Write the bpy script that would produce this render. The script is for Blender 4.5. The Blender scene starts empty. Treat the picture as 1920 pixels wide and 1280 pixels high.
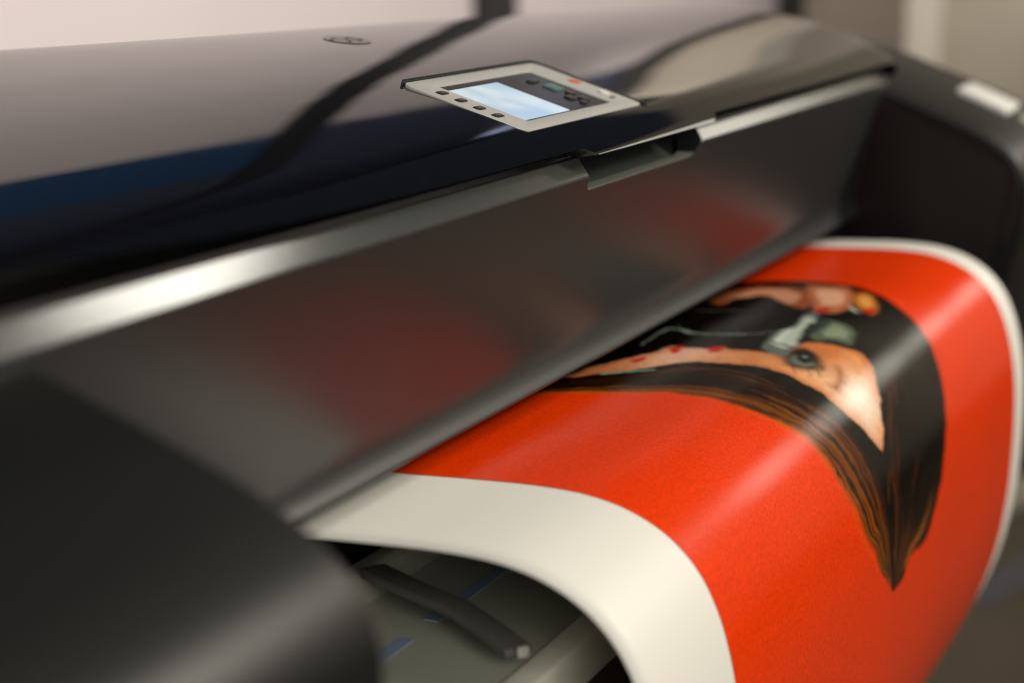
import bpy, bmesh, math, random
import numpy as np
from mathutils import Vector, Matrix

# ------------------------------------------------------------------ scene, camera, light
scene = bpy.context.scene
COL = scene.collection
H = 1.25                                    # camera height above the floor; the model is laid out relative to the lens

cam_data = bpy.data.cameras.new('camera')
cam = bpy.data.objects.new('camera', cam_data); COL.objects.link(cam)
RIGHT = Vector((0.39594464, -0.91827438, 0.0)); UP = Vector((0.18825588, 0.08117281, 0.97875978)); FWD = Vector((0.89877003, 0.38753468, -0.20501049))
m = Matrix((RIGHT, UP, -FWD)).transposed().to_4x4(); m.translation = (0, 0, H)
cam.matrix_world = m
cam_data.sensor_width = 36.0
cam_data.lens = 36.0*3700/1920
cam_data.clip_start = 0.02; cam_data.clip_end = 60
cam_data.dof.use_dof = True
cam_data.dof.focus_distance = 1.05
cam_data.dof.aperture_fstop = 4.5
cam_data.dof.aperture_blades = 9
scene.camera = cam

world = bpy.data.worlds.new('World'); scene.world = world; world.use_nodes = True
bg = world.node_tree.nodes['Background']; bg.inputs[0].default_value = (0.55, 0.70, 1.0, 1); bg.inputs[1].default_value = 0.03

def area(name, loc, target, sx, sy, power, color):
    d = bpy.data.lights.new(name, 'AREA'); d.shape = 'RECTANGLE'; d.size = sx; d.size_y = sy; d.energy = power; d.color = color
    o = bpy.data.objects.new(name, d); COL.objects.link(o)
    loc = Vector(loc) + Vector((0, 0, H)); target = Vector(target) + Vector((0, 0, H))
    o.location = loc; o.rotation_euler = (target-loc).to_track_quat('-Z', 'Y').to_euler()
    return o
area('key_lamp', (3.3, -1.9, 1.5), (1.0, .35, -.2), 0.7, 0.8, 96, (1.0, .93, .80))
area('spot_lamp', (3.68, -0.98, 1.52), (.8, .38, -.15), 0.36, 0.36, 7, (1.0, .95, .84))
area('far_lamp', (5.2, -0.62, 0.72), (1.2, .30, -.25), 0.55, 0.6, 3.2, (1.0, .94, .82))
area('ceiling_lamp', (0.9, -0.6, 1.9), (1.1, .35, -.2), 1.5, 1.2, 20, (1.0, .94, .83))
area('room_fill', (-1.3, -1.4, 0.75), (.8, .4, -.3), 1.4, 1.2, 42, (1.0, .95, .85))  # added soft fill from the camera side, reaches the platen under the paper
area('back_wall_fill', (4.4, 0.9, 0.5), (4.4, 2.1, 0.5), 6.0, 1.6, 24, (1.0, .92, .92))  # unseen helper floating in front of the back wall, added to brighten it
area('side_wall_fill', (4.7, -0.8, 0.7), (6.5, -0.8, 0.65), 3.6, 1.0, 27, (1.0, .95, .86))  # added light for the side wall and its reflections, no fixture there
area('recess_fill', (7.1, 1.8, 2.2), (8.0, 1.9, 0.9), 0.5, 0.4, 22, (1.0, .93, .86))  # extra light put in so the recess wall does not go dark

vs = scene.view_settings; vs.view_transform = 'Standard'; vs.look = 'None'; vs.exposure = 0; vs.gamma = 1; vs.use_curve_mapping = False
scene.render.engine = 'CYCLES'
scene.cycles.use_denoising = True
try: scene.cycles.denoiser = 'OPENIMAGEDENOISE'
except Exception: pass
scene.cycles.max_bounces = 8
scene.cycles.filter_width = 0.9

random.seed(4); rng = np.random.default_rng(4)

# ------------------------------------------------------------------ materials
def mat(name, color, rough=.5, metallic=0.0, spec=.5, ior=1.5, bump=0.0, bscale=400, vary=0.0, vscale=6, coat=0.0, rvary=0.0, rscale=8):
    M = bpy.data.materials.new(name); M.use_nodes = True; nt = M.node_tree; b = nt.nodes['Principled BSDF']
    b.inputs['Base Color'].default_value = (*color, 1); b.inputs['Roughness'].default_value = rough; b.inputs['Metallic'].default_value = metallic
    b.inputs['IOR'].default_value = ior; b.inputs['Specular IOR Level'].default_value = spec; b.inputs['Coat Weight'].default_value = coat
    tc = nt.nodes.new('ShaderNodeTexCoord')
    if bump:
        n = nt.nodes.new('ShaderNodeTexNoise'); n.inputs['Scale'].default_value = bscale; n.inputs['Detail'].default_value = 4
        bp = nt.nodes.new('ShaderNodeBump'); bp.inputs['Strength'].default_value = bump; bp.inputs['Distance'].default_value = .001
        nt.links.new(tc.outputs['Object'], n.inputs['Vector']); nt.links.new(n.outputs['Fac'], bp.inputs['Height']); nt.links.new(bp.outputs['Normal'], b.inputs['Normal'])
    if vary:
        n = nt.nodes.new('ShaderNodeTexNoise'); n.inputs['Scale'].default_value = vscale; n.inputs['Detail'].default_value = 5
        mr = nt.nodes.new('ShaderNodeMapRange'); mr.inputs[1].default_value = .3; mr.inputs[2].default_value = .7; mr.inputs[3].default_value = 1-vary; mr.inputs[4].default_value = 1+vary
        mx = nt.nodes.new('ShaderNodeMix'); mx.data_type = 'RGBA'; mx.blend_type = 'MULTIPLY'; mx.inputs[0].default_value = 1; mx.inputs[6].default_value = (*color, 1)
        nt.links.new(tc.outputs['Object'], n.inputs['Vector']); nt.links.new(n.outputs['Fac'], mr.inputs[0]); nt.links.new(mr.outputs[0], mx.inputs[7]); nt.links.new(mx.outputs[2], b.inputs['Base Color'])
    if rvary:
        n = nt.nodes.new('ShaderNodeTexNoise'); n.inputs['Scale'].default_value = rscale; n.inputs['Detail'].default_value = 6
        mr = nt.nodes.new('ShaderNodeMapRange'); mr.inputs[1].default_value = .35; mr.inputs[2].default_value = .7; mr.inputs[3].default_value = rough; mr.inputs[4].default_value = rough+rvary
        nt.links.new(tc.outputs['Object'], n.inputs['Vector']); nt.links.new(n.outputs['Fac'], mr.inputs[0]); nt.links.new(mr.outputs[0], b.inputs['Roughness'])
    return M

def lid_material():
    M = mat('gloss_black_lid', (.0035, .0035, .0045), .018, ior=1.45, rvary=.04, rscale=5)
    nt = M.node_tree; b = nt.nodes['Principled BSDF']
    tc = nt.nodes.new('ShaderNodeTexCoord')
    # dust specks, gathered in patches
    v = nt.nodes.new('ShaderNodeTexVoronoi'); v.inputs['Scale'].default_value = 420
    lt = nt.nodes.new('ShaderNodeMath'); lt.operation = 'LESS_THAN'; lt.inputs[1].default_value = .13
    n = nt.nodes.new('ShaderNodeTexNoise'); n.inputs['Scale'].default_value = 17; n.inputs['Detail'].default_value = 3
    gt = nt.nodes.new('ShaderNodeMapRange'); gt.inputs[1].default_value = .60; gt.inputs[2].default_value = .75
    wn = nt.nodes.new('ShaderNodeTexNoise'); wn.inputs['Scale'].default_value = 260
    wt = nt.nodes.new('ShaderNodeMath'); wt.operation = 'GREATER_THAN'; wt.inputs[1].default_value = .55
    mu = nt.nodes.new('ShaderNodeMath'); mu.operation = 'MULTIPLY'; mu2 = nt.nodes.new('ShaderNodeMath'); mu2.operation = 'MULTIPLY'
    mx = nt.nodes.new('ShaderNodeMix'); mx.data_type = 'RGBA'; mx.inputs[6].default_value = (.0035, .0035, .0045, 1); mx.inputs[7].default_value = (.10, .10, .10, 1)
    for q in (v, n, wn): nt.links.new(tc.outputs['Object'], q.inputs['Vector'])
    nt.links.new(v.outputs['Distance'], lt.inputs[0]); nt.links.new(n.outputs['Fac'], gt.inputs[0]); nt.links.new(wn.outputs['Fac'], wt.inputs[0])
    nt.links.new(lt.outputs[0], mu.inputs[0]); nt.links.new(gt.outputs[0], mu.inputs[1]); nt.links.new(mu.outputs[0], mu2.inputs[0]); nt.links.new(wt.outputs[0], mu2.inputs[1])
    nt.links.new(mu2.outputs[0], mx.inputs[0]); nt.links.new(mx.outputs[2], b.inputs['Base Color'])
    # slight waviness of the moulding
    w = nt.nodes.new('ShaderNodeTexNoise'); w.inputs['Scale'].default_value = 9; w.inputs['Detail'].default_value = 1
    bp = nt.nodes.new('ShaderNodeBump'); bp.inputs['Strength'].default_value = .03; bp.inputs['Distance'].default_value = .002
    nt.links.new(tc.outputs['Object'], w.inputs['Vector']); nt.links.new(w.outputs['Fac'], bp.inputs['Height']); nt.links.new(bp.outputs['Normal'], b.inputs['Normal'])
    return M

def print_material():
    M = mat('printed_ink', (.7, .03, .0), .20, spec=.14, bump=.05, bscale=900)
    nt = M.node_tree; b = nt.nodes['Principled BSDF']
    a = nt.nodes.new('ShaderNodeAttribute'); a.attribute_name = 'ink'
    tc = nt.nodes.new('ShaderNodeTexCoord'); n = nt.nodes.new('ShaderNodeTexNoise'); n.inputs['Scale'].default_value = 520; n.inputs['Detail'].default_value = 3
    mr = nt.nodes.new('ShaderNodeMapRange'); mr.inputs[1].default_value = .3; mr.inputs[2].default_value = .7; mr.inputs[3].default_value = .84; mr.inputs[4].default_value = 1.12
    mx = nt.nodes.new('ShaderNodeMix'); mx.data_type = 'RGBA'; mx.blend_type = 'MULTIPLY'; mx.inputs[0].default_value = 1
    nt.links.new(tc.outputs['Object'], n.inputs['Vector']); nt.links.new(n.outputs['Fac'], mr.inputs[0]); nt.links.new(a.outputs['Color'], mx.inputs[6]); nt.links.new(mr.outputs[0], mx.inputs[7])
    nt.links.new(mx.outputs[2], b.inputs['Base Color'])
    return M

def screen_material():
    M = bpy.data.materials.new('lcd_screen'); M.use_nodes = True; nt = M.node_tree; b = nt.nodes['Principled BSDF']
    b.inputs['Base Color'].default_value = (.05, .06, .07, 1); b.inputs['Roughness'].default_value = .12
    tc = nt.nodes.new('ShaderNodeTexCoord'); w = nt.nodes.new('ShaderNodeTexNoise'); w.inputs['Scale'].default_value = 22; w.inputs['Detail'].default_value = 1.5; w.inputs['Distortion'].default_value = .8
    r = nt.nodes.new('ShaderNodeValToRGB'); r.color_ramp.elements[0].position = .38; r.color_ramp.elements[0].color = (.46, .64, .80, 1); r.color_ramp.elements[1].position = .6; r.color_ramp.elements[1].color = (.74, .85, .90, 1)
    nt.links.new(tc.outputs['Object'], w.inputs['Vector']); nt.links.new(w.outputs['Fac'], r.inputs[0]); nt.links.new(r.outputs[0], b.inputs['Emission Color']); b.inputs['Emission Strength'].default_value = .8
    return M

M_LID = lid_material()
M_WIN = mat('smoked_grey_window', (.0185, .020, .020), .36, bump=.03, bscale=1500, vary=.06)
M_BEV = mat('window_bevel_lit', (.058, .061, .056), .11, bump=.02, bscale=1500)  # window plastic painted lighter, for the light the bevel catches
M_MOD = mat('dark_grey_plastic', (.006, .006, .0055), .40, spec=.28, bump=.10, bscale=1600, vary=.06)
M_INNER = mat('inner_brown_black', (.008, .0045, .0045), .5, spec=.2)
M_BODY = mat('black_plastic', (.010, .010, .010), .5, bump=.05, bscale=900)
M_EDGE = mat('window_edge_lit', (.20, .20, .17), .35)  # light on the notch's lower edge, painted as a paler colour
M_RECESS = mat('recess_grey', (.055, .06, .058), .38, bump=.05, bscale=1200)
M_PLATE = mat('grey_green_platen', (.37, .38, .32), .42, vary=.05, bump=.05, bscale=900)
M_LEVER = mat('lever_grey', (.10, .10, .09), .45)
M_LEVERTIP = mat('lever_tip', (.45, .45, .40), .35)
M_CREAM = mat('cream_rail', (.86, .83, .72), .45, vary=.04)
M_BROWN = mat('brown_panel', (.075, .045, .03), .55, vary=.1)
M_BLUE = mat('blue_mark', (.28, .36, .52), .4)
M_PAPER = mat('paper_white', (.80, .775, .715), .45, spec=.2, bump=.04, bscale=1400)
M_INK = print_material()
M_BEZEL = mat('bezel_silver', (.47, .46, .435), .38, vary=.03, bump=.04, bscale=2500)
M_GLASS = mat('panel_glass', (.022, .019, .016), .16, spec=.3)
M_KEY = mat('key_dark', (.030, .028, .025), .35)
M_ICON = mat('key_icon', (.14, .12, .10), .5)
M_TEAL = mat('key_teal', (.09, .19, .175), .35)
M_ORANGE = mat('orange_mark', (.62, .16, .08), .45)
M_WHITE = mat('white_plastic', (.80, .78, .74), .4)
M_SCREEN = screen_material()
M_WALL = mat('pink_white_wall', (.80, .715, .71), .7, vary=.02, vscale=2)
M_BEIGE = mat('beige_wall', (.56, .49, .39), .7, vary=.03, vscale=2)
M_TAUPE = mat('taupe_wall', (.46, .41, .32), .7, vary=.03, vscale=2)
M_CREAMWALL = mat('cream_column', (.72, .67, .56), .7)
M_POST = mat('black_post', (.012, .012, .014), .5)
M_NAVY = mat('navy_upper_wall', (.035, .05, .10), .7)
M_BLUEHEAD = mat('blue_header_paint', (.006, .065, .18), .6)
M_FLOOR = mat('brown_floor', (.040, .029, .014), .5, vary=.25, vscale=3)
M_TAPE = mat('violet_tape', (.045, .043, .06), .5)
M_SKIRT = mat('grey_skirting', (.30, .28, .22), .5)
M_EMBLEM = mat('emblem_sheen', (.05, .046, .042), .22)
M_DARKMARK = mat('dark_mark', (.006, .006, .006), .3)

# ------------------------------------------------------------------ helpers
def obj(name, verts, faces, material, parent=None, smooth=True, angle=35):
    me = bpy.data.meshes.new(name); me.from_pydata([tuple(v) for v in verts], [], faces); me.update()
    return finish(name, me, material, parent, smooth, angle)
def finish(name, me, material, parent=None, smooth=True, angle=35):
    o = bpy.data.objects.new(name, me); COL.objects.link(o)
    me.materials.clear(); me.materials.append(material)
    if smooth:
        me.polygons.foreach_set('use_smooth', [True]*len(me.polygons)); me.set_sharp_from_angle(angle=math.radians(angle))
    if parent is not None: o.parent = parent
    return o
def tag(o, label=None, cat=None, group=None, kind=None):
    if label: o['label'] = label
    if cat: o['category'] = cat
    if group: o['group'] = group
    if kind: o['kind'] = kind
    return o
def empty(name, loc):
    o = bpy.data.objects.new(name, None); COL.objects.link(o); o.location = loc; o.empty_display_size = .1
    return o
def bevel_mesh(me, width, seg=3, ang=25):
    bm = bmesh.new(); bm.from_mesh(me)
    bmesh.ops.recalc_face_normals(bm, faces=bm.faces)
    ed = [e for e in bm.edges if e.is_manifold and e.calc_face_angle(0) > math.radians(ang)]
    bmesh.ops.bevel(bm, geom=ed, offset=width, segments=seg, profile=.5, affect='EDGES', clamp_overlap=True)
    bm.to_mesh(me); bm.free()
def prism_mesh(name, poly, x0, x1):          # polygon in (y, z), extruded along x
    n = len(poly); v = [(x0, y, z) for y, z in poly]+[(x1, y, z) for y, z in poly]
    f = [tuple(range(n)), tuple(range(2*n-1, n-1, -1))]+[(i, i+n, (i+1) % n+n, (i+1) % n) for i in range(n)]
    me = bpy.data.meshes.new(name); me.from_pydata(v, [], f)
    bm = bmesh.new(); bm.from_mesh(me); bmesh.ops.recalc_face_normals(bm, faces=bm.faces); bm.to_mesh(me); bm.free()
    return me
def box_mesh(name, x0, x1, y0, y1, z0, z1): return prism_mesh(name, [(y0, z0), (y1, z0), (y1, z1), (y0, z1)], x0, x1)
def part(name, me, material, parent, bev=0.0, seg=3, angle=35):
    if bev: bevel_mesh(me, bev, seg)
    return finish(name, me, material, parent, True, angle)
def boolean(me, cutters):
    o = bpy.data.objects.new('tmp', me); COL.objects.link(o); cs = []
    for c in cutters:
        co = bpy.data.objects.new('tmpc', c); COL.objects.link(co); cs.append(co)
        md = o.modifiers.new('b', 'BOOLEAN'); md.operation = 'DIFFERENCE'; md.solver = 'EXACT'; md.object = co
    dg = bpy.context.evaluated_depsgraph_get(); dg.update()
    r = bpy.data.meshes.new_from_object(o.evaluated_get(dg))
    for c in cs: bpy.data.objects.remove(c)
    bpy.data.objects.remove(o)
    return r
def catmull(P, n=8):
    P = np.array(P, float); out = []; Q = np.vstack([2*P[0]-P[1], P, 2*P[-1]-P[-2]])
    for i in range(1, len(Q)-2):
        a, b, c, d = Q[i-1], Q[i], Q[i+1], Q[i+2]
        for t in np.linspace(0, 1, n, endpoint=False):
            out.append(.5*((2*b)+(-a+c)*t+(2*a-5*b+4*c-d)*t*t+(-a+3*b-3*c+d)*t**3))
    out.append(P[-1]); return np.array(out)
def rounded_rect(w, h, r, n=6, cx=0, cy=0):
    p = []
    for sx, sy, a0 in ((1, 1, 0), (-1, 1, 90), (-1, -1, 180), (1, -1, 270)):
        for k in range(n+1):
            a = math.radians(a0+90*k/n); p.append((cx+sx*(w/2-r)+r*math.cos(a), cy+sy*(h/2-r)+r*math.sin(a)))
    return p

# ------------------------------------------------------------------ measured outlines: paper section (y, z) and print outlines (x along sheet, arc length)
PAPER = [[0.455, -0.2645], [0.44997, -0.2643], [0.445, -0.26411], [0.43959, -0.2639], [0.43342, -0.26366], [0.42674, -0.2634], [0.41942, -0.26312], [0.4113, -0.2628], [0.40219, -0.26243], [0.39248, -0.26204], [0.38269, -0.26172], [0.37272, -0.26141], [0.36255, -0.26114], [0.35275, -0.26106], [0.34372, -0.26123], [0.33521, -0.26158], [0.32719, -0.26223], [0.31967, -0.26328], [0.31273, -0.2647], [0.30623, -0.2665], [0.30005, -0.26871], [0.29411, -0.27134], [0.28848, -0.27438], [0.28323, -0.27782], [0.27837, -0.28168], [0.27388, -0.28594], [0.26978, -0.2906], [0.26608, -0.29566], [0.2628, -0.30117], [0.2599, -0.30705], [0.2573, -0.31319], [0.25499, -0.31964], [0.25299, -0.32637], [0.25124, -0.3332], [0.24974, -0.33994], [0.24849, -0.34668], [0.24747, -0.35353], [0.24662, -0.36058], [0.24597, -0.36762], [0.24551, -0.37496], [0.24518, -0.38304], [0.24494, -0.39202], [0.24483, -0.40171], [0.2449, -0.41209], [0.24515, -0.42324], [0.24555, -0.43529], [0.2462, -0.44772], [0.24723, -0.46005], [0.24856, -0.47246], [0.25025, -0.48492], [0.25241, -0.49723], [0.25502, -0.50933], [0.25809, -0.52129], [0.2617, -0.5332], [0.26593, -0.54512], [0.2707, -0.55708], [0.27609, -0.56888], [0.28221, -0.58034], [0.28908, -0.59155], [0.2966, -0.60247], [0.30463, -0.61298], [0.31331, -0.6229], [0.32257, -0.6324], [0.33194, -0.64182]]
TRACE = {
 'shapes': {"hair": [[1.0475, 0.0128], [1.0243, 0.0226], [1.0282, 0.0318], [1.0371, 0.0551], [1.0444, 0.079], [1.0504, 0.1031], [1.0519, 0.1216], [1.0508, 0.1393], [1.0533, 0.1563], [1.0581, 0.1721], [1.0652, 0.1874], [1.0721, 0.2013], [1.0784, 0.2175], [1.0869, 0.2338], [1.0996, 0.2547], [1.1216, 0.277], [1.1401, 0.2953], [1.1568, 0.3064], [1.1818, 0.3111], [1.1937, 0.3081], [1.2053, 0.3002], [1.2451, 0.3042], [1.2718, 0.298], [1.2996, 0.2836], [1.3226, 0.2652], [1.3423, 0.2454], [1.358, 0.2239], [1.372, 0.2051], [1.3814, 0.1903], [1.3915, 0.1757], [1.4021, 0.1606], [1.4132, 0.1443], [1.4255, 0.1261], [1.4325, 0.1091], [1.4373, 0.0881], [1.4359, 0.0662], [1.4319, 0.0449], [1.4218, 0.0344], [1.4214, 0.0117], [1.3738, 0.0046], [1.3008, 0.0074], [1.173, 0.0124]], "face": [[1.0713, 0.0252], [1.0938, 0.0294], [1.1128, 0.0353], [1.1415, 0.0494], [1.1617, 0.0557], [1.1762, 0.0604], [1.174, 0.0708], [1.1734, 0.0825], [1.1782, 0.0924], [1.1756, 0.1083], [1.1783, 0.1226], [1.1802, 0.1323], [1.203, 0.1316], [1.2208, 0.1344], [1.2318, 0.1421], [1.2427, 0.1554], [1.2487, 0.1666], [1.2436, 0.175], [1.2338, 0.183], [1.2196, 0.1913], [1.1969, 0.2028], [1.171, 0.2207], [1.1539, 0.2059], [1.1422, 0.1887], [1.1379, 0.1733], [1.1375, 0.157], [1.1382, 0.1435], [1.1385, 0.1268], [1.1375, 0.1088], [1.1353, 0.0911], [1.1281, 0.0786], [1.1137, 0.0687], [1.0991, 0.0591], [1.0872, 0.045], [1.0761, 0.0345]], "eye": [[1.1759, 0.1326], [1.1933, 0.1315], [1.2059, 0.1356], [1.2084, 0.1426], [1.1985, 0.1503], [1.1867, 0.1556], [1.1717, 0.1569], [1.1641, 0.1512], [1.1575, 0.1435], [1.1619, 0.1381]], "eyew": [[1.175, 0.1357], [1.1863, 0.1372], [1.1922, 0.1442], [1.1842, 0.1523], [1.1748, 0.153], [1.1663, 0.1467], [1.1661, 0.141]], "pupil": [[1.1994, 0.1364], [1.2064, 0.1432], [1.1876, 0.1494], [1.1775, 0.1464], [1.182, 0.1407]], "brow": [[1.1981, 0.1605], [1.2031, 0.1643], [1.1875, 0.1715], [1.1664, 0.1772], [1.1582, 0.1746], [1.1594, 0.1677], [1.1721, 0.1692]], "temple": [[1.1673, 0.1993], [1.199, 0.2033], [1.1711, 0.2217], [1.1493, 0.2007]], "sil1": [[1.186, 0.1147], [1.2293, 0.1117], [1.2731, 0.1152], [1.3197, 0.1117], [1.3079, 0.1224], [1.2478, 0.127], [1.1841, 0.1341], [1.1778, 0.1264]], "sil2": [[1.2431, 0.1322], [1.2854, 0.1279], [1.3008, 0.1319], [1.2877, 0.1528], [1.2535, 0.1571], [1.2491, 0.1475], [1.2343, 0.1385]], "f1": [[1.3396, 0.0333], [1.3801, 0.0359], [1.4053, 0.0526], [1.4047, 0.0792], [1.3803, 0.0998], [1.3322, 0.1073], [1.3325, 0.0948], [1.3697, 0.0716], [1.3662, 0.0554], [1.3379, 0.0489], [1.3235, 0.0427]], "f2": [[1.4182, 0.081], [1.4201, 0.097], [1.417, 0.1156], [1.3678, 0.1305], [1.3304, 0.1305], [1.3225, 0.1161], [1.3593, 0.1022]], "f3": [[1.4047, 0.1214], [1.4122, 0.1293], [1.3899, 0.1437], [1.3559, 0.1498], [1.3529, 0.1415], [1.3688, 0.1313]], "n1": [[1.3267, 0.1119], [1.3394, 0.1188], [1.3276, 0.1229], [1.3186, 0.1171]], "n2": [[1.3575, 0.1415], [1.375, 0.1447], [1.3554, 0.1491], [1.3507, 0.1442]], "n3": [[1.1693, 0.0599], [1.1806, 0.0667], [1.1652, 0.0699], [1.1551, 0.0676]], "n4": [[1.1754, 0.0828], [1.183, 0.0924], [1.1697, 0.0951], [1.1632, 0.0896]], "n5": [[1.1293, 0.0481], [1.1398, 0.0539], [1.1286, 0.0569], [1.1214, 0.0529]], "lens": [[1.3506, 0.045], [1.3607, 0.0527], [1.3613, 0.0676], [1.3473, 0.0844], [1.3161, 0.0869], [1.3047, 0.0695], [1.3162, 0.0534]]},
 'strokes': {"l1": [[1.1771, 0.0386], [1.214, 0.0376], [1.2297, 0.0382], [1.2189, 0.0599], [1.217, 0.0803], [1.223, 0.0941], [1.2354, 0.1099]], "l2": [[1.3028, 0.0281], [1.3004, 0.05], [1.3057, 0.0734]], "l3": [[1.3513, 0.1189], [1.3626, 0.1254], [1.3464, 0.1389]], "teal": [[1.086, 0.0473], [1.0939, 0.0591], [1.1058, 0.0715]], "sd1": [[1.2098, 0.1173], [1.2021, 0.1309]], "sd2": [[1.2519, 0.1259], [1.2941, 0.1256]], "sd3": [[1.2517, 0.1309], [1.2938, 0.1307]]},
 'flow': [[[1.028, 0.0247], [1.0386, 0.0546], [1.0458, 0.0785], [1.0517, 0.1027], [1.0532, 0.1212], [1.0524, 0.1388], [1.0547, 0.1559], [1.0592, 0.1717], [1.0664, 0.1869], [1.073, 0.2008], [1.0793, 0.2169], [1.0875, 0.2333], [1.0999, 0.2541], [1.1217, 0.2763], [1.1524, 0.3028]], [[1.0521, 0.0146], [1.07, 0.0369], [1.0833, 0.0575], [1.1013, 0.0767], [1.1174, 0.0932], [1.1204, 0.1141], [1.1157, 0.1372], [1.1147, 0.1561], [1.1178, 0.1732], [1.1249, 0.1899], [1.1318, 0.2059], [1.1415, 0.2234], [1.1461, 0.2409], [1.1487, 0.2615], [1.1561, 0.3003]]],
 'flow2': [[[1.2331, 0.1902], [1.1979, 0.2071], [1.1776, 0.2252], [1.1664, 0.2445], [1.1629, 0.2655], [1.1635, 0.284], [1.1621, 0.304]], [[1.3802, 0.1788], [1.3686, 0.2044], [1.352, 0.2268], [1.3344, 0.2476], [1.3122, 0.2666], [1.29, 0.283], [1.2578, 0.296], [1.2137, 0.2988], [1.1728, 0.3064]]],
}

# ------------------------------------------------------------------ setting: floor and the wall behind
def slab(name, x0, x1, y0, y1, z0, z1, material, parent=None):
    c = [(x, y, z+H) for z in (z0, z1) for y in (y0, y1) for x in (x0, x1)]
    return obj(name, c, [(0, 2, 3, 1), (4, 5, 7, 6), (0, 1, 5, 4), (2, 6, 7, 3), (0, 4, 6, 2), (1, 3, 7, 5)], material, parent, smooth=False)
floor = obj('floor', [(-4, -9, 0), (16, -9, 0), (16, 9, 0), (-4, 9, 0)], [(0, 1, 2, 3)], M_FLOOR, smooth=False); tag(floor, kind='structure')
wall = slab('back_wall', -3.0, 7.9, 2.10, 2.22, -H, 1.48, M_WALL); tag(wall, kind='structure')
for x0, x1 in ((4.62, 4.84), (7.42, 7.74)): slab('post', x0, x1, 2.07, 2.098, -H, 3.6, M_POST, wall)
slab('blue_header', -3.0, 4.62, 2.095, 2.22, 1.482, 1.66, M_BLUEHEAD, wall)
slab('upper_wall_edge', 4.622, 7.9, 2.10, 2.22, 1.482, 1.66, M_NAVY, wall)
slab('upper_wall', -3.0, 7.9, 2.10, 2.22, 1.662, 3.6, M_NAVY, wall)
w2 = slab('recess_wall', 8.0, 8.1, 0.9, 3.0, -H, 1.9, M_BEIGE); tag(w2, kind='structure')
w4 = slab('side_wall', 6.5, 6.6, -4.5, 1.28, -H, 1.75, M_TAUPE); tag(w4, kind='structure')
slab('wall_end_column', 6.46, 6.64, 1.282, 1.39, -H, 1.75, M_CREAMWALL, w4)
slab('skirting', 6.48, 6.498, -4.5, 1.28, -H+.002, -H+.12, M_POST, w4)
def floor_strip(name, p, q, w, h, material):
    p = Vector(p); q = Vector(q); d = (q-p).normalized(); n = Vector((-d.y, d.x, 0))*w/2
    v = [p-n, p+n, q+n, q-n]; v = v+[a+Vector((0, 0, h)) for a in v]
    return obj(name, v, [(3, 2, 1, 0), (4, 5, 6, 7), (0, 1, 5, 4), (1, 2, 6, 5), (2, 3, 7, 6), (3, 0, 4, 7)], material, smooth=False)

# ------------------------------------------------------------------ the printer
printer = empty('large_format_printer', (1.13, .45, 0))
tag(printer, 'black glossy large format printer with lit display and smoked front window', 'printer')
PM = Matrix.Translation((-1.13, -.45, H))      # lens-relative layout -> printer's own space
def P(name, me, material, parent=None, bev=0.0, seg=3, angle=35):
    me.transform(PM)
    o = part(name, me, material, printer if parent is None else parent, bev, seg, angle)
    return o

# --- lid: doubly curved glossy cover, its section measured at several places along the length
SEC = catmull([(.3796, -.1222), (.3803, -.1203), (.3820, -.1181), (.3845, -.1158), (.3874, -.1137), (.3912, -.1112), (.3960, -.1083), (.4035, -.1048), (.4115, -.1018), (.4207, -.0989), (.4337, -.0950), (.4477, -.0909), (.4630, -.0866), (.4798, -.0821), (.4987, -.0774), (.5208, -.0726), (.5471, -.0677), (.578, -.0632), (.598, -.0610), (.609, -.0608), (.6155, -.0640), (.6175, -.0720)], 7)
import functools
@functools.lru_cache(None)
def smooth(x, xs_, ys_):
    s_ = 0; W = 0
    for k in range(-8, 9):
        c_ = math.exp(-(k/4)**2); s_ += c_*np.interp(x+k*.012, xs_, ys_); W += c_
    return s_/W
SARC = np.r_[0, np.cumsum(np.hypot(*np.diff(SEC, axis=0).T))]
def lid_point(X, i):
    e = min(max((X-.984)/.020, 0), 1)*min(max((1.222-X)/.016, 0), 1); e = e*e*(3-2*e)            # grip tab reaches further down
    s0 = smooth(X, (.3, .44, .49, .53, .60, .70, .8, 1.0), (.038, .0285, .0250, .0205, .0145, .0100, .0080, .0078))*(1-e)+.0016*e
    s_ = s0+(SARC[-1]-s0)*SARC[i]/SARC[-1]
    y = float(np.interp(s_, SARC, SEC[:, 0])); z = float(np.interp(s_, SARC, SEC[:, 1]))
    w = min(max((y-.44)/.165, 0), 1)**2
    g = smooth(X, (.3, .5, .74, 1.0, 1.33, 1.74), (.009, .006, .0035, .000, -.0035, -.0105))
    q = min(max((X-1.15)/.6, 0), 1)**2
    return (X, y, z+w*g+q*.0065*math.exp(-((y-.46)/.05)**2))
XS = sorted(set(list(np.round(np.arange(.28, 1.7401, .008), 4))+list(np.round(np.arange(.98, 1.008, .0015), 4))+list(np.round(np.arange(1.20, 1.222, .0015), 4))+[1.744, 1.748, 1.751, 1.753, 1.754]))
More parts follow.
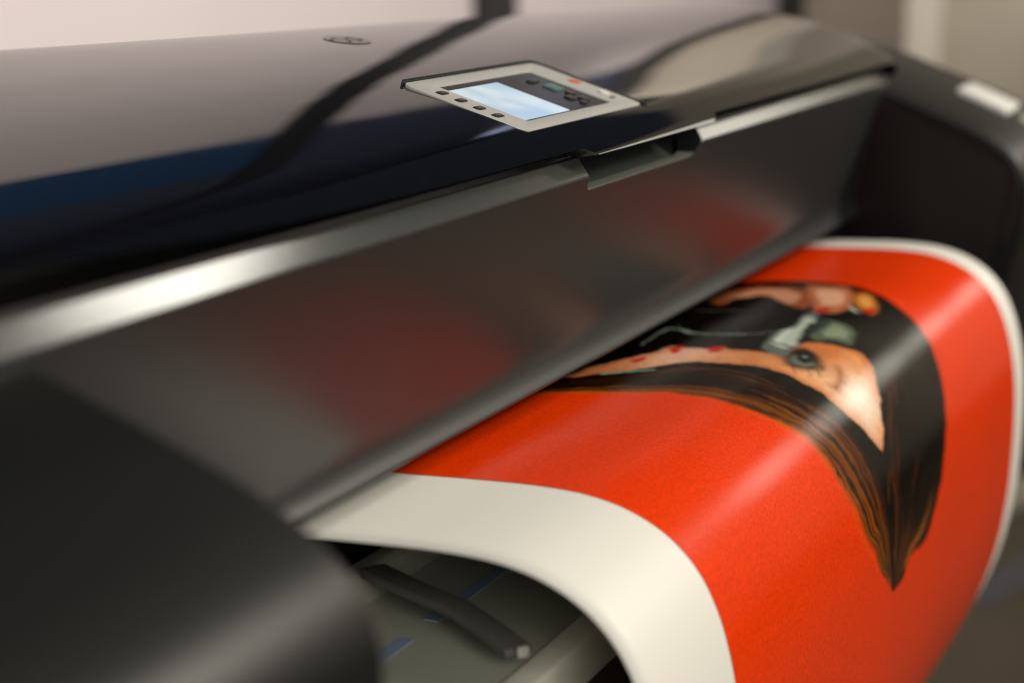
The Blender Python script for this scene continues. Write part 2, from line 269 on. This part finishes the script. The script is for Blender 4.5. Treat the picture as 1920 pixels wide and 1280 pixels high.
def lid_grid():
    n = len(SEC); V = []; Fc = []
    def dz(X): return -.012*(max(0, (X-1.740)/.014))**2.5
    for X in XS:
        for i in range(n):
            x, y, z = lid_point(X, i); V.append((x, y, z+dz(X)))
    N = len(V)
    for X in XS:
        for i in range(n):
            x, y, z = lid_point(X, i); t = i/(n-1); V.append((x, y+.012*(1-t)-.003*t, z-.0022-.005*t-.010*math.sin(math.pi*t)+dz(X)))
    m_ = len(XS)
    for a in range(m_-1):
        for i in range(n-1):
            q = (a*n+i, (a+1)*n+i, (a+1)*n+i+1, a*n+i+1)
            Fc.append(q); Fc.append(tuple(N+k for k in reversed(q)))
    for a in range(m_-1):
        Fc.append((a*n, N+a*n, N+(a+1)*n, (a+1)*n)); j = n-1
        Fc.append((a*n+j, (a+1)*n+j, N+(a+1)*n+j, N+a*n+j))
    for i in range(n-1):
        Fc.append((i, i+1, N+i+1, N+i)); b = (m_-1)*n
        Fc.append((b+i, N+b+i, N+b+i+1, b+i+1))
    me = bpy.data.meshes.new('lid'); me.from_pydata(V, [], Fc)
    bm = bmesh.new(); bm.from_mesh(me); bmesh.ops.recalc_face_normals(bm, faces=bm.faces); bm.to_mesh(me); bm.free()
    return me
# control panel frame: origin at its near front corner, a along the printer, b up the slope
PO = Vector((.952, .403, -.1046)); PB = Vector((0, .073, .023)).normalized(); PN = Vector((0, -PB.z, PB.y)); PA = Vector((1, 0, 0))
def pan(a, b, c=0.0): return PO+PA*(a/1000)+PB*(b/1000)+PN*(c/1000)
def pan_prism(name, poly, c0, c1):
    n = len(poly); v = [pan(a, b, c0) for a, b in poly]+[pan(a, b, c1) for a, b in poly]
    f = [tuple(range(n-1, -1, -1)), tuple(range(n, 2*n))]+[(i, (i+1) % n, (i+1) % n+n, i+n) for i in range(n)]
    me = bpy.data.meshes.new(name); me.from_pydata([tuple(q) for q in v], [], f); 
    bm = bmesh.new(); bm.from_mesh(me); bmesh.ops.recalc_face_normals(bm, faces=bm.faces); bm.to_mesh(me); bm.free(); return me
lid = P('lid', boolean(lid_grid(), [pan_prism('cut', rounded_rect(172, 66, 6, 4, 92, 38), -14, 30)]), M_LID, angle=28)
# emblem on the lid: its sheen painted as a pale oval, with two dark curved strokes
def lid_z(X, y):
    ys = [lid_point(X, i) for i in range(len(SEC)-22)]
    return float(np.interp(y, [p[1] for p in ys], [p[2] for p in ys]))
def lid_patch(name, poly, h, material):
    n = len(poly); cx = sum(p[0] for p in poly)/n; cy = sum(p[1] for p in poly)/n
    V = [(x, y, lid_z(x, y)+h) for x, y in poly]+[(cx, cy, lid_z(cx, cy)+h)]
    F_ = [(i, (i+1) % n, n) for i in range(n)]
    me = bpy.data.meshes.new(name); me.from_pydata(V, [], F_); return P(name, me, material, lid)
def stroke_poly(pts, w):
    pts = catmull(pts, 6); L = []; Rr = []
    for k in range(len(pts)):
        d = pts[min(k+1, len(pts)-1)]-pts[max(k-1, 0)]; d = d/np.linalg.norm(d); nn = np.array([-d[1], d[0]])*w/2
        L.append(tuple(pts[k]+nn)); Rr.append(tuple(pts[k]-nn))
    return L, Rr
def lid_stroke(name, pts, w, h, material):
    L, Rr = stroke_poly(pts, w); n = len(L)
    V = [(x, y, lid_z(x, y)+h) for x, y in L+Rr]; F_ = [(i, i+1, n+i+1, n+i) for i in range(n-1)]
    me = bpy.data.meshes.new(name); me.from_pydata(V, [], F_); return P(name, me, material, lid)
EX, EY = 1.055, .562
lid_patch('emblem', [(EX+.019*math.cos(t), EY+.013*math.sin(t)) for t in np.linspace(0, 2*math.pi, 28, endpoint=False)], .0004, M_EMBLEM)
lid_stroke('emblem_stroke', [(EX-.014, EY+.004), (EX-.005, EY+.005), (EX-.002, EY-.002), (EX-.008, EY-.006)], .0022, .0008, M_DARKMARK)
lid_stroke('emblem_stroke', [(EX+.011, EY+.004), (EX+.003, EY+.003), (EX+.005, EY-.004), (EX+.012, EY-.003), (EX+.011, EY+.004)], .0022, .0008, M_DARKMARK)

# --- control panel
cp_me = boolean(pan_prism('bezel', rounded_rect(183, 76, 7, 8, 92, 38), -7, 0.3), [pan_prism('c', rounded_rect(128, 55.5, 2, 3, 89, 37.7), -1.2, 5)])
cp = P('control_panel', cp_me, M_BEZEL, bev=.0008, seg=2, angle=40)
cp['label'] = 'silver control panel with lit display and small keys'
rimp = [(5, 76.4), (183.0, 76.4), (183.8, 75.6), (183.8, -1), (186.6, -2), (187.2, 2), (187.2, 72), (184.5, 78.2), (180, 79.6), (8, 79.2), (4, 77.6)]
P('panel_surround', pan_prism('panel_surround', rimp, -6, .9), M_BODY, cp, bev=.0004, seg=2)
P('panel_glass', pan_prism('panel_glass', rounded_rect(127.2, 54.8, 1.8, 3, 89, 37.7), -2.0, -.35), M_GLASS, cp)
scr = pan_prism('screen', [(21.5, 11.9), (92.0, 11.9), (92.0, 59.2), (21.5, 59.2)], -.4, -.1)
for v in scr.vertices: pass
scr_o = P('screen', scr, M_SCREEN, cp); 
scr_o['label'] = 'lit pale blue display screen'
for (a, b) in ((13.6, 56.9), (12.9, 45.0), (12.0, 33.2), (11.2, 21.6)):
    P('key', pan_prism('key', rounded_rect(10, 4.8, 1.6, 4, a, b), -.5, .8), M_KEY, cp, bev=.0004, seg=2)
    P('key_icon', pan_prism('key_icon', rounded_rect(3.4, 1.6, .4, 2, a+.4, b+.1), 0.6, .86), M_ICON, cp)
for (a, b, w_, h_, m_) in ((130.5, 52.6, 13, 5.0, M_KEY), (134.5, 40.8, 13.5, 10, M_TEAL), (136.5, 30.2, 8, 6, M_KEY), (124.5, 25.0, 9, 6.5, M_KEY), (136.0, 20.8, 10, 7, M_KEY), (126, 16.8, 8, 4.5, M_KEY)):
    P('keypad_button', pan_prism('keypad_button', rounded_rect(w_, h_, 2.2, 5, a, b), -.6, .6), m_, cp, bev=.0005, seg=2)
for (a, b) in ((124.8, 25.4), (136.3, 21.2), (136.5, 30.5), (132, 52.8)):
    P('key_icon', pan_prism('key_icon', rounded_rect(3.0, 2.0, .6, 2, a, b), 0.4, .66), M_ICON, cp)
P('logo_mark', pan_prism('logo_mark', rounded_rect(11, 6.5, 2.5, 5, 172, 42), .3, .75), M_ORANGE, cp)
P('power_button', pan_prism('power_button', rounded_rect(7, 7, 3.4, 8, 169.6, 21.3), .2, 1.6), M_WHITE, cp, bev=.0005, seg=2)
P('button_mark', pan_prism('button_mark', rounded_rect(7, 2.4, .8, 3, 166.8, 14.4), .3, .75), M_ICON, cp)

# --- front window (smoked plate) with its bevelled top edge, flared foot and the grip notch
wp = [(.4075, -.1235), (.3962, -.1229), (.3949, -.1236), (.3886, -.1331), (.3884, -.1342)]
face = [(.3886, -.1352), (.3960, -.167), (.4033, -.1985)]+[tuple(q) for q in catmull([(.4086, -.2215), (.4099, -.2275), (.4105, -.2325), (.4101, -.2375), (.4085, -.2425), (.4060, -.2475), (.4056, -.2487)], 4)]
wp += [tuple(q) for q in face]+[(.4060, -.2500), (.4120, -.2490), (.4165, -.238), (.4155, -.2210), (.4095, -.196), (.4020, -.165), (.3990, -.145), (.4075, -.1330)]
notch = [(1.0085, -.10), (1.0085, -.1385), (1.0095, -.1405), (1.0115, -.1413), (1.190, -.1413), (1.199, -.1400), (1.2065, -.1360), (1.2105, -.1310), (1.212, -.125), (1.212, -.10)]
def xz_prism(name, poly, y0, y1):
    n = len(poly); v = [(x, y0, z) for x, z in poly]+[(x, y1, z) for x, z in poly]
    me = bpy.data.meshes.new(name); me.from_pydata(v, [], [tuple(range(n)), tuple(range(2*n-1, n-1, -1))]+[(i, i+n, (i+1) % n+n, (i+1) % n) for i in range(n)])
    bm = bmesh.new(); bm.from_mesh(me); bmesh.ops.recalc_face_normals(bm, faces=bm.faces); bm.to_mesh(me); bm.free(); return me
win_me = boolean(prism_mesh('front_window', wp, .30, 1.738), [xz_prism('c', notch, .36, .46)])
bevel_mesh(win_me, .0007, 2, 40)
win = P('front_window', win_me, M_WIN, angle=14)
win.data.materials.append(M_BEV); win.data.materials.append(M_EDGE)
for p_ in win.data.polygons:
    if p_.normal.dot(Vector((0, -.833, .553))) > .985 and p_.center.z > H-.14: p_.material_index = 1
    elif p_.normal.z > .9 and abs(p_.center.z-H+.1413) < .0015: p_.material_index = 2
win['label'] = 'smoked grey front window with bevelled top edge and grip notch'
# scoop behind the notch
sc = catmull([(.3988, -.1420), (.402, -.1428), (.408, -.1408), (.416, -.1350), (.423, -.1285), (.4275, -.118)], 5)
poly = [tuple(q) for q in sc]+[(.432, -.118), (.432, -.150), (.3995, -.150)]
P('grip_recess', prism_mesh('grip_recess', poly, 1.0095, 1.211), M_RECESS, win)
for x0, x1 in ((1.0025, 1.0085), (1.2123, 1.220)): P('recess_end', prism_mesh('recess_end', [(.4085, -.150), (.4085, -.1225), (.437, -.1225), (.437, -.150)], x0, x1), M_BODY, win)
# --- end covers: one section, both ends
MODP = [(.60, -.104), (.54, -.1045), (.4787, -.1110), (.4353, -.1205), (.3926, -.1362), (.3506, -.1520), (.3108, -.1680), (.289, -.1795), (.2735, -.1915), (.2645, -.2065), (.2612, -.2235), (.2640, -.250), (.2710, -.284), (.2830, -.340), (.2950, -.385), (.31, -.40), (.60, -.40)]
mp = catmull(MODP[:-2], 5); mp = [tuple(q) for q in mp]+[(.31, -.40), (.60, -.40)]
RIM = [(.3960, -.1470), (.3292, -.1758), (.2918, -.1945), (.2795, -.2075), (.2765, -.2225), (.2800, -.2503), (.2860, -.2834), (.30, -.345), (.31, -.385), (.42, -.385), (.42, -.1380)]
rim = [tuple(q) for q in catmull(RIM[:9], 5)]+RIM[9:]
for (x0, x1, xi) in ((.10, .514, .514), (1.722, 2.0, 1.722)):
    em = P('end_cover', prism_mesh('end_cover', mp, x0, x1), M_MOD, bev=.006 if x0 > 1 else .009, seg=4, angle=40)
    em['label'] = 'dark grey rounded end cover'
    s = -1 if x0 > 1 else 1
    a, b = sorted((xi-s*.004, xi+s*.0022))
    P('inner_panel', prism_mesh('inner_panel', rim, a, b), M_INNER, em, bev=.0015, seg=2)
    if x0 > 1: FAR = em
def mod_z(y):
    q = sorted(mp[:45]); return float(np.interp(y, [p[0] for p in q], [p[1] for p in q]))
def mod_patch(name, pts, h0, h, material):       # pts: (x, y) quad on the far end cover
    n = len(pts); V = [(x, y, mod_z(y)+h0) for x, y in pts]+[(x, y, mod_z(y)+h) for x, y in pts]
    me = bpy.data.meshes.new(name); me.from_pydata(V, [], [tuple(range(n-1, -1, -1)), tuple(range(n, 2*n))]+[(i, (i+1) % n, (i+1) % n+n, i+n) for i in range(n)])
    return P(name, me, material, FAR, bev=.001, seg=2)
mod_patch('white_label', [(1.868, .306), (1.945, .306), (1.945, .352), (1.868, .352)], -.001, .005, M_WHITE)
mod_patch('grey_label', [(1.885, .283), (1.945, .283), (1.945, .297), (1.885, .297)], -.001, .002, M_PLATE)

# --- body, platen, lever and the lower front
P('body', prism_mesh('body', [(.428, -.255), (.428, -.12), (.60, -.10), (.60, -.56), (.335, -.56), (.335, -.345), (.47, -.345), (.47, -.27)], .30, 1.90), M_BODY)
plate = P('output_platen', box_mesh('output_platen', .518, 1.718, .3335, .469, -.344, -.330), M_PLATE, bev=.0015)
P('platen_ridge', prism_mesh('platen_ridge', [(.437, -.331), (.439, -.318), (.443, -.315), (.452, -.315), (.455, -.331)], .518, 1.02), M_PLATE, plate, bev=.001, seg=2)
for x0, x1 in ((.60, .795), (.822, 1.71)):
    P('guide_line', box_mesh('guide_line', x0, x1, .3935, .4010, -.3302, -.3294), M_BLUE, plate)
P('front_rail', box_mesh('front_rail', .518, 1.718, .3175, .3330, -.352, -.3285), M_CREAM, bev=.002)
P('lower_panel', prism_mesh('lower_panel', [(.322, -.3525), (.334, -.3525), (.334, -.55), (.326, -.55)], .520, 1.716), M_BROWN)
def bar(name, path, w, th, material, parent=None, bev=.002):
    V = []; Fc = []; n = len(path)
    for k, (x, y, z) in enumerate(path):
        d = Vector(path[min(k+1, n-1)])-Vector(path[max(k-1, 0)]); d.normalize()
        s = Vector((-d.y, d.x, 0)).normalized()*w/2; u = Vector((0, 0, th/2)); c = Vector((x, y, z))
        V += [c-s-u, c+s-u, c+s+u, c-s+u]
    for k in range(n-1):
        for j in range(4): Fc.append((4*k+j, 4*k+(j+1) % 4, 4*k+4+(j+1) % 4, 4*k+4+j))
    Fc += [(3, 2, 1, 0), (4*n-4, 4*n-3, 4*n-2, 4*n-1)]
    me = bpy.data.meshes.new(name); me.from_pydata([tuple(v) for v in V], [], Fc)
    bm = bmesh.new(); bm.from_mesh(me); bmesh.ops.recalc_face_normals(bm, faces=bm.faces); bm.to_mesh(me); bm.free()
    return P(name, me, material, parent, bev=bev, seg=3)
lever = bar('load_lever', [(.835, .436, -.313), (.815, .402, -.313), (.803, .374, -.314), (.790, .352, -.317), (.776, .331, -.320)], .015, .005, M_LEVER, bev=.0015)
bar('lever_tip', [(.7752, .3298, -.3185), (.7735, .3275, -.3190)], .006, .005, M_LEVERTIP, lever, bev=.001)

# stand under the body
for x in (.62, 1.62):
    P('stand_leg', box_mesh('stand_leg', x-.04, x+.04, .46, .54, -1.17, -.558), M_BODY, bev=.004)
    P('stand_foot', box_mesh('stand_foot', x-.045, x+.045, .22, .78, -1.248, -1.168), M_BODY, bev=.008)
P('stand_bar', box_mesh('stand_bar', .66, 1.58, .485, .515, -1.02, -.95), M_BODY, bev=.004)

# ------------------------------------------------------------------ the poster coming out of the printer
poster = empty('printed_poster', (1.19, .30, 0))
tag(poster, 'red printed poster with a portrait curling down out of the printer', 'poster')
PROF = catmull(PAPER, 3)
seg_ = np.hypot(*np.diff(PROF, axis=0).T); ARC = np.r_[0, np.cumsum(seg_)]
def paper_at(s, off=0.0):
    y = np.interp(s, ARC, PROF[:, 0]); z = np.interp(s, ARC, PROF[:, 1])
    y2 = np.interp(s+.002, ARC, PROF[:, 0])-np.interp(s-.002, ARC, PROF[:, 0]); z2 = np.interp(s+.002, ARC, PROF[:, 1])-np.interp(s-.002, ARC, PROF[:, 1])
    l = np.hypot(y2, z2); return y+off*(z2/l), z-off*(y2/l)
def paper_sheet(name, xs, ss, off, material):
    X, S = np.meshgrid(xs, ss, indexing='ij'); Y, Z = paper_at(S, off+.0006*np.sin(X*15+1+4*S)+.0003*np.sin(X*37-9*S))      # the sheet is not perfectly flat
    V = np.stack([X-1.19, Y-.30, Z+H], -1).reshape(-1, 3); a, b = X.shape
    I = np.arange(a*b).reshape(a, b); Fq = np.stack([I[:-1, :-1], I[:-1, 1:], I[1:, 1:], I[1:, :-1]], -1).reshape(-1, 4)
    me = bpy.data.meshes.new(name); me.vertices.add(a*b); me.vertices.foreach_set('co', V.ravel())
    nf = len(Fq); me.loops.add(nf*4); me.loops.foreach_set('vertex_index', Fq.ravel().astype(np.int32))
    me.polygons.add(nf); me.polygons.foreach_set('loop_start', np.arange(0, nf*4, 4, dtype=np.int32)); me.update(calc_edges=True); me.validate()
    me.polygons.foreach_set('use_smooth', np.ones(nf, bool))
    o = bpy.data.objects.new(name, me); COL.objects.link(o); o.parent = poster; me.materials.append(material); return o, X, S
SMAX = ARC[-1]
sheet, _, _ = paper_sheet('paper_sheet', np.linspace(.731, 1.654, 60), np.linspace(0, SMAX, 260), 0.0, M_PAPER)
md = sheet.modifiers.new('thickness', 'SOLIDIFY'); md.thickness = .0004; md.offset = -1
xs = np.concatenate([np.linspace(.8395, .99, 12, endpoint=False), np.linspace(.99, 1.46, 400, endpoint=False), np.linspace(1.46, 1.608, 12)])
ss = np.concatenate([np.linspace(.002, .33, 420, endpoint=False), np.linspace(.33, SMAX, 60)])
pic, X, S = paper_sheet('printed_picture', xs, ss, .00035, M_INK)
pic['label'] = 'red print with a portrait of a person holding a camera'

def srgb(r, g, b):
    c = np.array([r, g, b], float)/255; return np.where(c <= .04045, c/12.92, ((c+.055)/1.055)**2.4)
px = X.ravel(); ps = S.ravel(); RED = np.array([.82, .043, .001])
img = np.tile(RED, (len(px), 1))
def vnoise(fx, fs, seed):
    r_ = np.random.default_rng(seed); G = r_.uniform(-1, 1, (256, 256)); x = X.ravel()*fx; y = S.ravel()*fs
    i = np.floor(x).astype(int); j = np.floor(y).astype(int); u = x-i; v = y-j; u = u*u*(3-2*u); v = v*v*(3-2*v)
    g = lambda a, b: G[a % 256, b % 256]
    return g(i, j)*(1-u)*(1-v)+g(i+1, j)*u*(1-v)+g(i, j+1)*(1-u)*v+g(i+1, j+1)*u*v
px = px+.0022*vnoise(70, 90, 1)+.0011*vnoise(190, 240, 2)+.0005*vnoise(420, 500, 3); ps = ps+.0016*vnoise(70, 90, 4)+.0008*vnoise(190, 240, 5)+.0004*vnoise(420, 500, 6)
MOT = vnoise(120, 160, 7)*.6+vnoise(330, 380, 8)*.4
grain = rng.normal(0, .04, (len(px), 1)); img = img*(1+grain)
def sdf(poly):
    p = np.array(poly); d2 = np.full(len(px), 1e9); ins = np.zeros(len(px), bool)
    for k in range(len(p)):
        a = p[k]; b = p[(k+1) % len(p)]; e = b-a; wx = px-a[0]; wy = ps-a[1]
        t = np.clip((wx*e[0]+wy*e[1])/max(e@e, 1e-12), 0, 1); d2 = np.minimum(d2, (wx-t*e[0])**2+(wy-t*e[1])**2)
        c = (a[1] > ps) != (b[1] > ps)
        with np.errstate(divide='ignore', invalid='ignore'): ins ^= c & (px < (b[0]-a[0])*(ps-a[1])/(b[1]-a[1])+a[0])
    d = np.sqrt(d2); return np.where(ins, -d, d)
def fill(poly, col, soft=.0012, alpha=1.0):
    global img
    d = sdf(catmull(list(poly)+[poly[0]], 3)[:-1]); a = np.clip(.5-d/(2*soft), 0, 1)*alpha; a = (a*a*(3-2*a))[:, None]
    img = img*(1-a)+np.asarray(col)*a
    return a
def line(pts, col, w, alpha=1.0, soft=.0008):
    global img
    p = np.asarray(pts); lo = p.min(0)-.01; hi = p.max(0)+.01
    idx = np.nonzero((px > lo[0]) & (px < hi[0]) & (ps > lo[1]) & (ps < hi[1]))[0]
    if not len(idx): return
    qx = px[idx]; qs = ps[idx]; best = np.full(len(idx), 1e9); n = len(p)
    for k in range(n-1):
        a = p[k]; e = p[k+1]-a; wx = qx-a[0]; wy = qs-a[1]; t = np.clip((wx*e[0]+wy*e[1])/max(e@e, 1e-12), 0, 1)
        tap = w/2*math.sin(math.pi*(k+.5)/(n-1))**.6
        best = np.minimum(best, np.hypot(wx-t*e[0], wy-t*e[1])-tap)
    a = (np.clip(.5-best/(2*soft), 0, 1)*alpha)[:, None]; img[idx] = img[idx]*(1-a)+np.asarray(col)*a
SH = TRACE['shapes']; ST = TRACE['strokes']
fill(SH['hair'], srgb(9, 5, 3), .0016)
def flow_line(fl, u, t0, t1, wob, n=22):
    A = catmull(fl[0], 5); B = catmull(fl[1], 5)
    t = np.linspace(t0, t1, n); ia = t*(len(A)-1); ib = t*(len(B)-1)
    a = np.stack([np.interp(ia, np.arange(len(A)), A[:, k]) for k in (0, 1)], 1); b = np.stack([np.interp(ib, np.arange(len(B)), B[:, k]) for k in (0, 1)], 1)
    uu = u+wob*np.sin(t*7+u*20); return a*(1-uu)[:, None]+b*uu[:, None]
TONES = [srgb(150, 74, 14), srgb(92, 40, 10), srgb(190, 102, 20), srgb(48, 20, 8), srgb(8, 4, 3), srgb(220, 134, 44)]
def strands(fl, n, pick, wid, al, u0=0.0, u1=1.0, ln=(.12, .4)):
    for k in range(n):
        u = random.uniform(u0, u1); t0 = random.uniform(-.1, .85); t1 = min(1, t0+random.uniform(*ln)); t0 = max(0, t0)
        line(flow_line(fl, u, t0, t1, random.gauss(0, .035), 14), TONES[random.choices(range(6), pick(u, .5*(t0+t1)))[0]], random.uniform(*wid), random.uniform(*al)*.8, .0012)
strands(TRACE['flow'], 110, lambda u, t: (.7, 1.6, .2, 4, 12, .05), (.003, .007), (.3, .65))
strands(TRACE['flow'], 260, lambda u, t: (2, 2, 2, 2, 7, 1) if ((u < .3 or .5 < t < .75 and u < .6) and t < .86) else (.5, 1.2, .3, 2, 11, .1), (.0007, .0018), (.4, .9))
strands(TRACE['flow'], 60, lambda u, t: (2, .5, 3, 0, 0, 2), (.0006, .0012), (.25, .6), -.12, .08, (.1, .28))
strands(TRACE['flow2'], 70, lambda u, t: (.8, 1.5, .2, 3, 10, 0) if u < .2 or .68 < t < .88 else (.03, .2, 0, 2, 14, 0), (.003, .009), (.2, .5))
strands(TRACE['flow2'], 220, lambda u, t: (1.5, 2, 1, 3, 9, .3) if u < .2 or .68 < t < .9 else (.1, .3, .03, 2, 13, 0), (.0008, .002), (.25, .6))
for u, t0, t1 in ((.95, .62, .93), (.88, .70, .95), (.8, .6, .85), (.9, .75, .97)): line(flow_line(TRACE['flow2'], u, t0, t1, .04), srgb(176, 100, 26), .003, .45, .0015)
G_ = img.reshape(len(xs), len(ss), 3)                  # soften the strands into one another
for _ in range(3):
    G_[1:-1] = .25*G_[:-2]+.5*G_[1:-1]+.25*G_[2:]; G_[:, 1:-1] = .25*G_[:, :-2]+.5*G_[:, 1:-1]+.25*G_[:, 2:]
img = G_.reshape(-1, 3)
strands(TRACE['flow'], 70, lambda u, t: (2, 1, 3, 1, 4, 2) if u < .4 else (.5, 1, .3, 1, 6, .2), (.0006, .0012), (.25, .6))
# face and lower hand
a = fill(SH['face'], srgb(226, 146, 88), .0016)
d = sdf(catmull(SH['face']+[SH['face'][0]], 3)[:-1])
def glow(cx, cs, rx, rs, col, k):
    global img
    l_ = np.exp(-(((px-cx)/rx)**2+((ps-cs)/rs)**2))[:, None]*a*k; img = img*(1-l_)+col*l_
edge = (np.clip(1+d/.010, 0, 1)*(d < 0))[:, None]*a; img = img*(1-.6*edge)+srgb(176, 80, 28)*.6*edge
glow(1.180, .190, .030, .022, srgb(255, 236, 216), 1.0); glow(1.165, .160, .02, .016, srgb(244, 190, 140), .6); glow(1.14, .075, .06, .022, srgb(240, 196, 172), .7)
glow(1.215, .150, .022, .012, srgb(190, 96, 36), .7); glow(1.195, .125, .02, .010, srgb(196, 110, 60), .5); glow(1.10, .05, .03, .01, srgb(170, 96, 62), .5)
glow(1.150, .118, .03, .007, srgb(200, 120, 70), .5); glow(1.185, .215, .012, .012, srgb(238, 150, 80), .6)
img = img*(1+.10*MOT[:, None]*a)
fill(SH['eye'], srgb(96, 48, 22), .010, .8); fill(SH['eye'], srgb(34, 18, 12), .004, .85)
fill(SH['eyew'], srgb(104, 114, 102), .003, .8); fill(SH['pupil'], srgb(14, 20, 20), .0022, .95)
ce = np.mean(SH['pupil'], 0); fill([(ce[0]+.003*math.cos(t), ce[1]+.0016*math.sin(t)) for t in np.linspace(0, 6.28, 9)[:-1]], srgb(170, 185, 178), .0014, .6)
for k in range(9):                                     # lashes
    q = np.array(SH['eye'][5+k % 4]); line([q, q+np.array([-.004-.001*k % 3, .003+.0008*(k % 4)])], srgb(40, 20, 12), .0014, .4)
fill(SH['brow'], srgb(150, 78, 22), .005, .8)
# camera held in front
fill(SH['sil1'], srgb(96, 106, 98), .0018); fill(SH['sil2'], srgb(84, 98, 78), .0022)
def inner(k, sc, off, col, al):
    c = np.mean(SH[k], 0); fill([tuple(c+(np.array(p)-c)*sc+np.array(off)) for p in SH[k]], col, .0022, al)
inner('sil1', .72, (.002, .001), srgb(186, 196, 184), .85); inner('sil1', .3, (-.012, -.002), srgb(222, 228, 220), .7); inner('sil2', .6, (.004, .001), srgb(140, 156, 130), .7)
for k in ('sd1', 'sd2', 'sd3'): line(ST[k], srgb(30, 38, 34), .0032, .9)
line(ST['l1'], srgb(140, 154, 140), .0034, .8); line(ST['l2'], srgb(96, 96, 80), .0035, .7); line(ST['l3'], srgb(196, 204, 196), .004, .9)
for k in range(26):                                    # small glints and dark gaps on the camera body
    q = np.array([random.uniform(1.17, 1.33), random.uniform(.03, .125)]); e_ = np.array([random.uniform(-.012, .012), random.uniform(-.004, .004)])
    line([q, q+e_/2, q+e_], random.choice((srgb(70, 76, 68), srgb(40, 36, 30), srgb(110, 116, 104), srgb(90, 40, 20))), random.uniform(.0008, .002), random.uniform(.3, .7))
# fingers of the upper hand
fill(SH['f1'], srgb(150, 78, 44), .004); fill(SH['f2'], srgb(190, 112, 74), .0032); fill(SH['f3'], srgb(190, 108, 34), .0032)
inner('f1', .7, (.003, 0), srgb(222, 156, 118), .7); inner('f2', .62, (.003, 0), srgb(236, 178, 142), .8); inner('f3', .6, (.003, 0), srgb(236, 166, 82), .8)
fill(SH['lens'], srgb(8, 5, 5), .003)
for k in ('n1', 'n2', 'n3', 'n4', 'n5'): fill(SH[k], srgb(196, 28, 16), .0018, .9)
line(ST['teal'], srgb(120, 176, 150), .004, .9)
img = np.clip(img, 0, 1)
at = pic.data.color_attributes.new('ink', 'FLOAT_COLOR', 'POINT')
at.data.foreach_set('color', np.c_[img, np.ones(len(px))].astype(np.float32).ravel())

# ------------------------------------------------------------------ blurred things on the floor behind
t = floor_strip('floor_tape', (3.62, .615, 0), (4.35, .40, 0), .09, .002, M_TAPE)
tag(t, 'dark violet tape strip on the brown floor behind the poster', 'tape')
t = floor_strip('floor_trim', (4.05, .80, 0), (4.75, .42, 0), .10, .03, M_SKIRT)
tag(t, 'pale grey trim strip lying on the floor at the right edge', 'trim')
